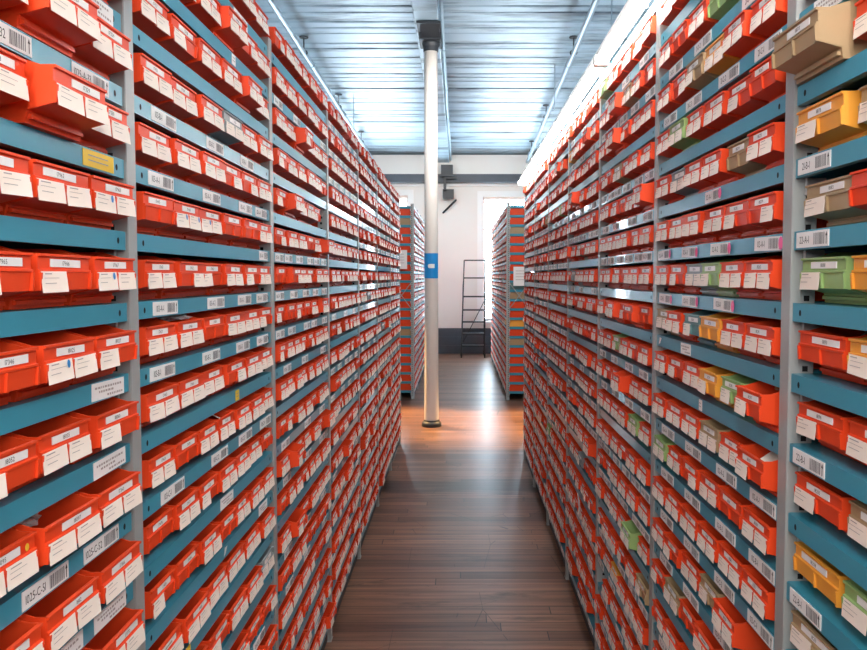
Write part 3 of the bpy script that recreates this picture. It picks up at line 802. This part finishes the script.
# ceiling pipes on hangers
def pipe(name, xa, xb, lab, ys):
    t = thing(name, lab, 'pipe', (0, 0, 0))
    zp = lambda y: EYE + 2.68 + SL * (8.63 - y)
    X = lambda y: xa + (xb - xa) * (y - 7) / 8
    mb = MB(); mb.tube((X(YB + .02), YB + .02, zp(YB)), (X(YW - .31), YW - .31, zp(YW)), .033, 'pipe', 14)
    for y in ys:
        p = Vector((X(y + .4), y + .4, zp(y + .4))); q = Vector((X(y + .48), y + .48, zp(y + .48))); mb.tube(p, q, .041, 'pipe', 14)
    link('pipe_run', mb.mesh('pipe_run', True), t)
    for y in ys:
        hb = MB(); x = X(y); zc = ceil_z(y) + .004
        hb.tube((x, y, zp(y)), (x, y, zc), .008, 'black', 8); hb.lathe([(.05, zc - .02), (.055, zc - .008), (.03, zc)], x, y, 'black', 16)
        hb.tube((x - .045, y, zp(y)), (x + .045, y, zp(y)), .012, 'black', 8)
        hb.lathe([(.04, zp(y) - .02), (.041, zp(y) + .02)], x, y, 'black', 16)
        link('hanger', hb.mesh('hanger'), t)
pipe('sprinkler_pipe', 1.345, 1.44, 'pale painted ceiling pipe hung near the strip lights', (4.0, 6.2, 8.63, 11.6, 14.2))
pipe('ceiling_pipe', -1.87, -1.83, 'pale painted ceiling pipe hung above the rack opposite the strip lights', (4.0, 6.2, 8.63, 11.0, 13.4))
# thin hanging rods under the ceiling
for n_, (x, y, l) in enumerate(((-1.62, 11.0, .55), (1.27, 9.6, .62), (1.6, 7.6, 1.1))):
    mb = MB(); mb.tube((x, y, ceil_z(y) + .004), (x, y, ceil_z(y) - l), .006, 'pipe', 6)
    o = link('hanging_rod', mb.mesh('rod')); o['category'] = 'rod'
    o['label'] = ('thin rod hanging from the ceiling beside the pipe opposite the strip lights', 'thin rod hanging from the ceiling just inside the pipe by the strip lights', 'thin long rod hanging from the ceiling directly above the strip lights')[n_]

# emergency lamps / camera on the far wall beside the column
t = thing('wall_speaker', 'black box speaker on a bracket under the end beam beside the column', 'speaker', (-.36, YW - .45, EYE + 2.10))
mb = MB(); mb.box(-.03, .22, -.10, .10, .02, .26, 'black'); link('box', mb.mesh('box'), t)
mb = MB(); mb.box(.02, .08, .02, .16, -.25, .03, 'black'); mb.box(.06, .30, -.02, .16, -.02, .02, 'black'); link('bracket', mb.mesh('bracket'), t)
t = thing('wall_camera', 'small dark camera box on the end wall below the speaker bracket', 'camera', (-.23, YW - .18, EYE + 1.70))
mb = MB(); mb.box(-.13, .11, -.10, .0, -.02, .18, 'black'); link('housing', mb.mesh('cam_housing'), t)
mb = MB(); mb.tube((-.13, .175, -.30), (.16, -.05, -.04), .022, 'black', 8); mb.box(-.02, .02, 0, .18, .05, .09, 'black'); link('bracket', mb.mesh('bracket'), t)

# ------------------------------------------------------------------ rolling ladder by the far wall
yl = 14.78
t = thing('rolling_ladder', 'dark steel rolling ladder standing against the end wall by the window', 'ladder', (.28, yl, 0))
def lx(z, s): return s * (.245 - .012 * z) + .02 * z
def ly(z): return .12 * min(z, 1.30)
for s in (-1, 1):
    mb = MB()
    mb.tube((lx(.08, s), ly(.08), .08), (lx(1.3, s), ly(1.3), 1.30), .016, 'steel', 10)
    mb.tube((lx(1.3, s), ly(1.3), 1.30), (lx(2.04, s), ly(1.3), 2.04), .014, 'steel', 10)
    link('rail', mb.mesh('rail'), t)
    mb = MB(); mb.tube((lx(1.3, s), .20, 1.28), (lx(.06, s), .62, .07), .014, 'steel', 10); link('rear_leg', mb.mesh('rear_leg'), t)
    mb = MB(); mb.tube((lx(1.67, s), ly(1.3), 1.67), (lx(1.3, s), .42, 1.5), .012, 'steel', 8); mb.tube((lx(1.3, s), .42, 1.5), (lx(1.0, s), .33, .95), .012, 'steel', 8); link('guard_rail', mb.mesh('guard'), t)
    for yy in (ly(.05), .62):
        mb = MB(); mb.tube((lx(.05, s) - .014, yy, .046), (lx(.05, s) + .014, yy, .046), .045, 'rubber', 16)
        mb.box(lx(.05, s) - .020, lx(.05, s) + .020, yy - .01, yy + .01, .04, .10, 'steel'); link('caster', mb.mesh('caster'), t)
for z in (.25, .50, .75, 1.0, 1.28):
    mb = MB(); mb.box(lx(z, -1), lx(z, 1), ly(z) - .01, ly(z) + .15, z - .018, z + .012, 'steel'); link('step', mb.mesh('step'), t)
for z in (1.67, 2.04):
    mb = MB(); mb.tube((lx(z, -1), ly(1.3), z), (lx(z, 1), ly(1.3), z), .014, 'steel', 10); link('top_rail', mb.mesh('top_rail'), t)
mb = MB(); mb.tube((lx(.2, -1), .55, .2), (lx(1.2, 1), .24, 1.2), .009, 'steel', 8); link('brace', mb.mesh('brace'), t)

# ------------------------------------------------------------------ light
def area(name, loc, rot, sx, sy, power, col):
    l = bpy.data.lights.new(name, 'AREA'); l.shape = 'RECTANGLE'; l.size = sx; l.size_y = sy; l.energy = power; l.color = col
    o = bpy.data.objects.new(name, l); C.objects.link(o); o.location = loc; o.rotation_euler = rot; return o
# unseen cool fill lamps added beyond the racks to light the ceiling
area('ceiling_fill_a', (-2.5, 5.5, 2.7), (PI, 0, 0), .25, 9, 42, (.62, .84, 1))
area('ceiling_fill_b', (2.5, 5.5, 2.7), (PI, 0, 0), .25, 9, 85, (.80, .92, 1))
# unseen lamps added over the camera's end of the aisle and over the cross aisle
def lamp(name, loc, to, sx, sy, power, col):
    o = area(name, loc, (0, 0, 0), sx, sy, power, col)
    o.rotation_euler = (Vector(to) - Vector(loc)).to_track_quat('-Z', 'Y').to_euler(); return o
# two unseen lamps added behind the camera to brighten the near racks
lamp('fill_behind_right', (.56, -.75, 2.65), (-.5, -.1, 1.3), .10, 2.2, 40, (1, .95, .90))
lamp('fill_behind_left', (-.45, -.7, 2.75), (.6, 1.2, 1.7), .10, 1.8, 34, (1, .95, .90))
# unseen warm spots added for the orange light on the cross-aisle boards
def spot(name, loc, to, power, col, ang):
    l = bpy.data.lights.new(name, 'SPOT'); l.energy = power; l.color = col; l.spot_size = ang; l.spot_blend = .8; l.shadow_soft_size = .12
    o = bpy.data.objects.new(name, l); C.objects.link(o); o.location = loc
    o.rotation_euler = (Vector(to) - Vector(loc)).to_track_quat('-Z', 'Y').to_euler(); return o
spot('cross_aisle_lamp', (-2.3, 9.4, 3.3), (-.62, 8.2, 0), 2100, (1, .60, .24), .62)
spot('warm_floor_fill_b', (2.3, 9.2, 3.3), (.74, 8.1, 0), 1900, (1, .60, .24), .60)
lamp('cross_aisle_fill', (.2, 6.9, 3.9), (-.35, 9.6, 1.2), 1.6, .2, 45, (1, .97, .93))  # unseen lamp added to brighten the column and the back rack ends
lamp('end_wall_fill', (-.1, 12.3, 3.8), (-.1, 15.6, 1.2), 3.4, 1.2, 72, (1, .97, .93))  # unseen lamp added to lift the far wall
w = bpy.data.worlds.new('World'); S.world = w; w.use_nodes = True
bg = w.node_tree.nodes['Background']; bg.inputs['Color'].default_value = (.70, .86, 1, 1); bg.inputs['Strength'].default_value = 29

# ------------------------------------------------------------------ camera
cam = bpy.data.cameras.new('Camera'); co = bpy.data.objects.new('Camera', cam); C.objects.link(co)
cam.sensor_width = 36; cam.lens = F / 867 * 36; cam.clip_start = .05
co.location = (0, 0, EYE); co.rotation_euler = (PI / 2 - math.atan(33 / F), 0, 0)
cam.shift_x = -26 / 867; cam.shift_y = -15 / 867
S.camera = co
S.view_settings.view_transform = 'Standard'; S.view_settings.look = 'None'; S.view_settings.gamma = 1
S.view_settings.exposure = .38
S.cycles.use_denoising = True
S.cycles.max_bounces = 8
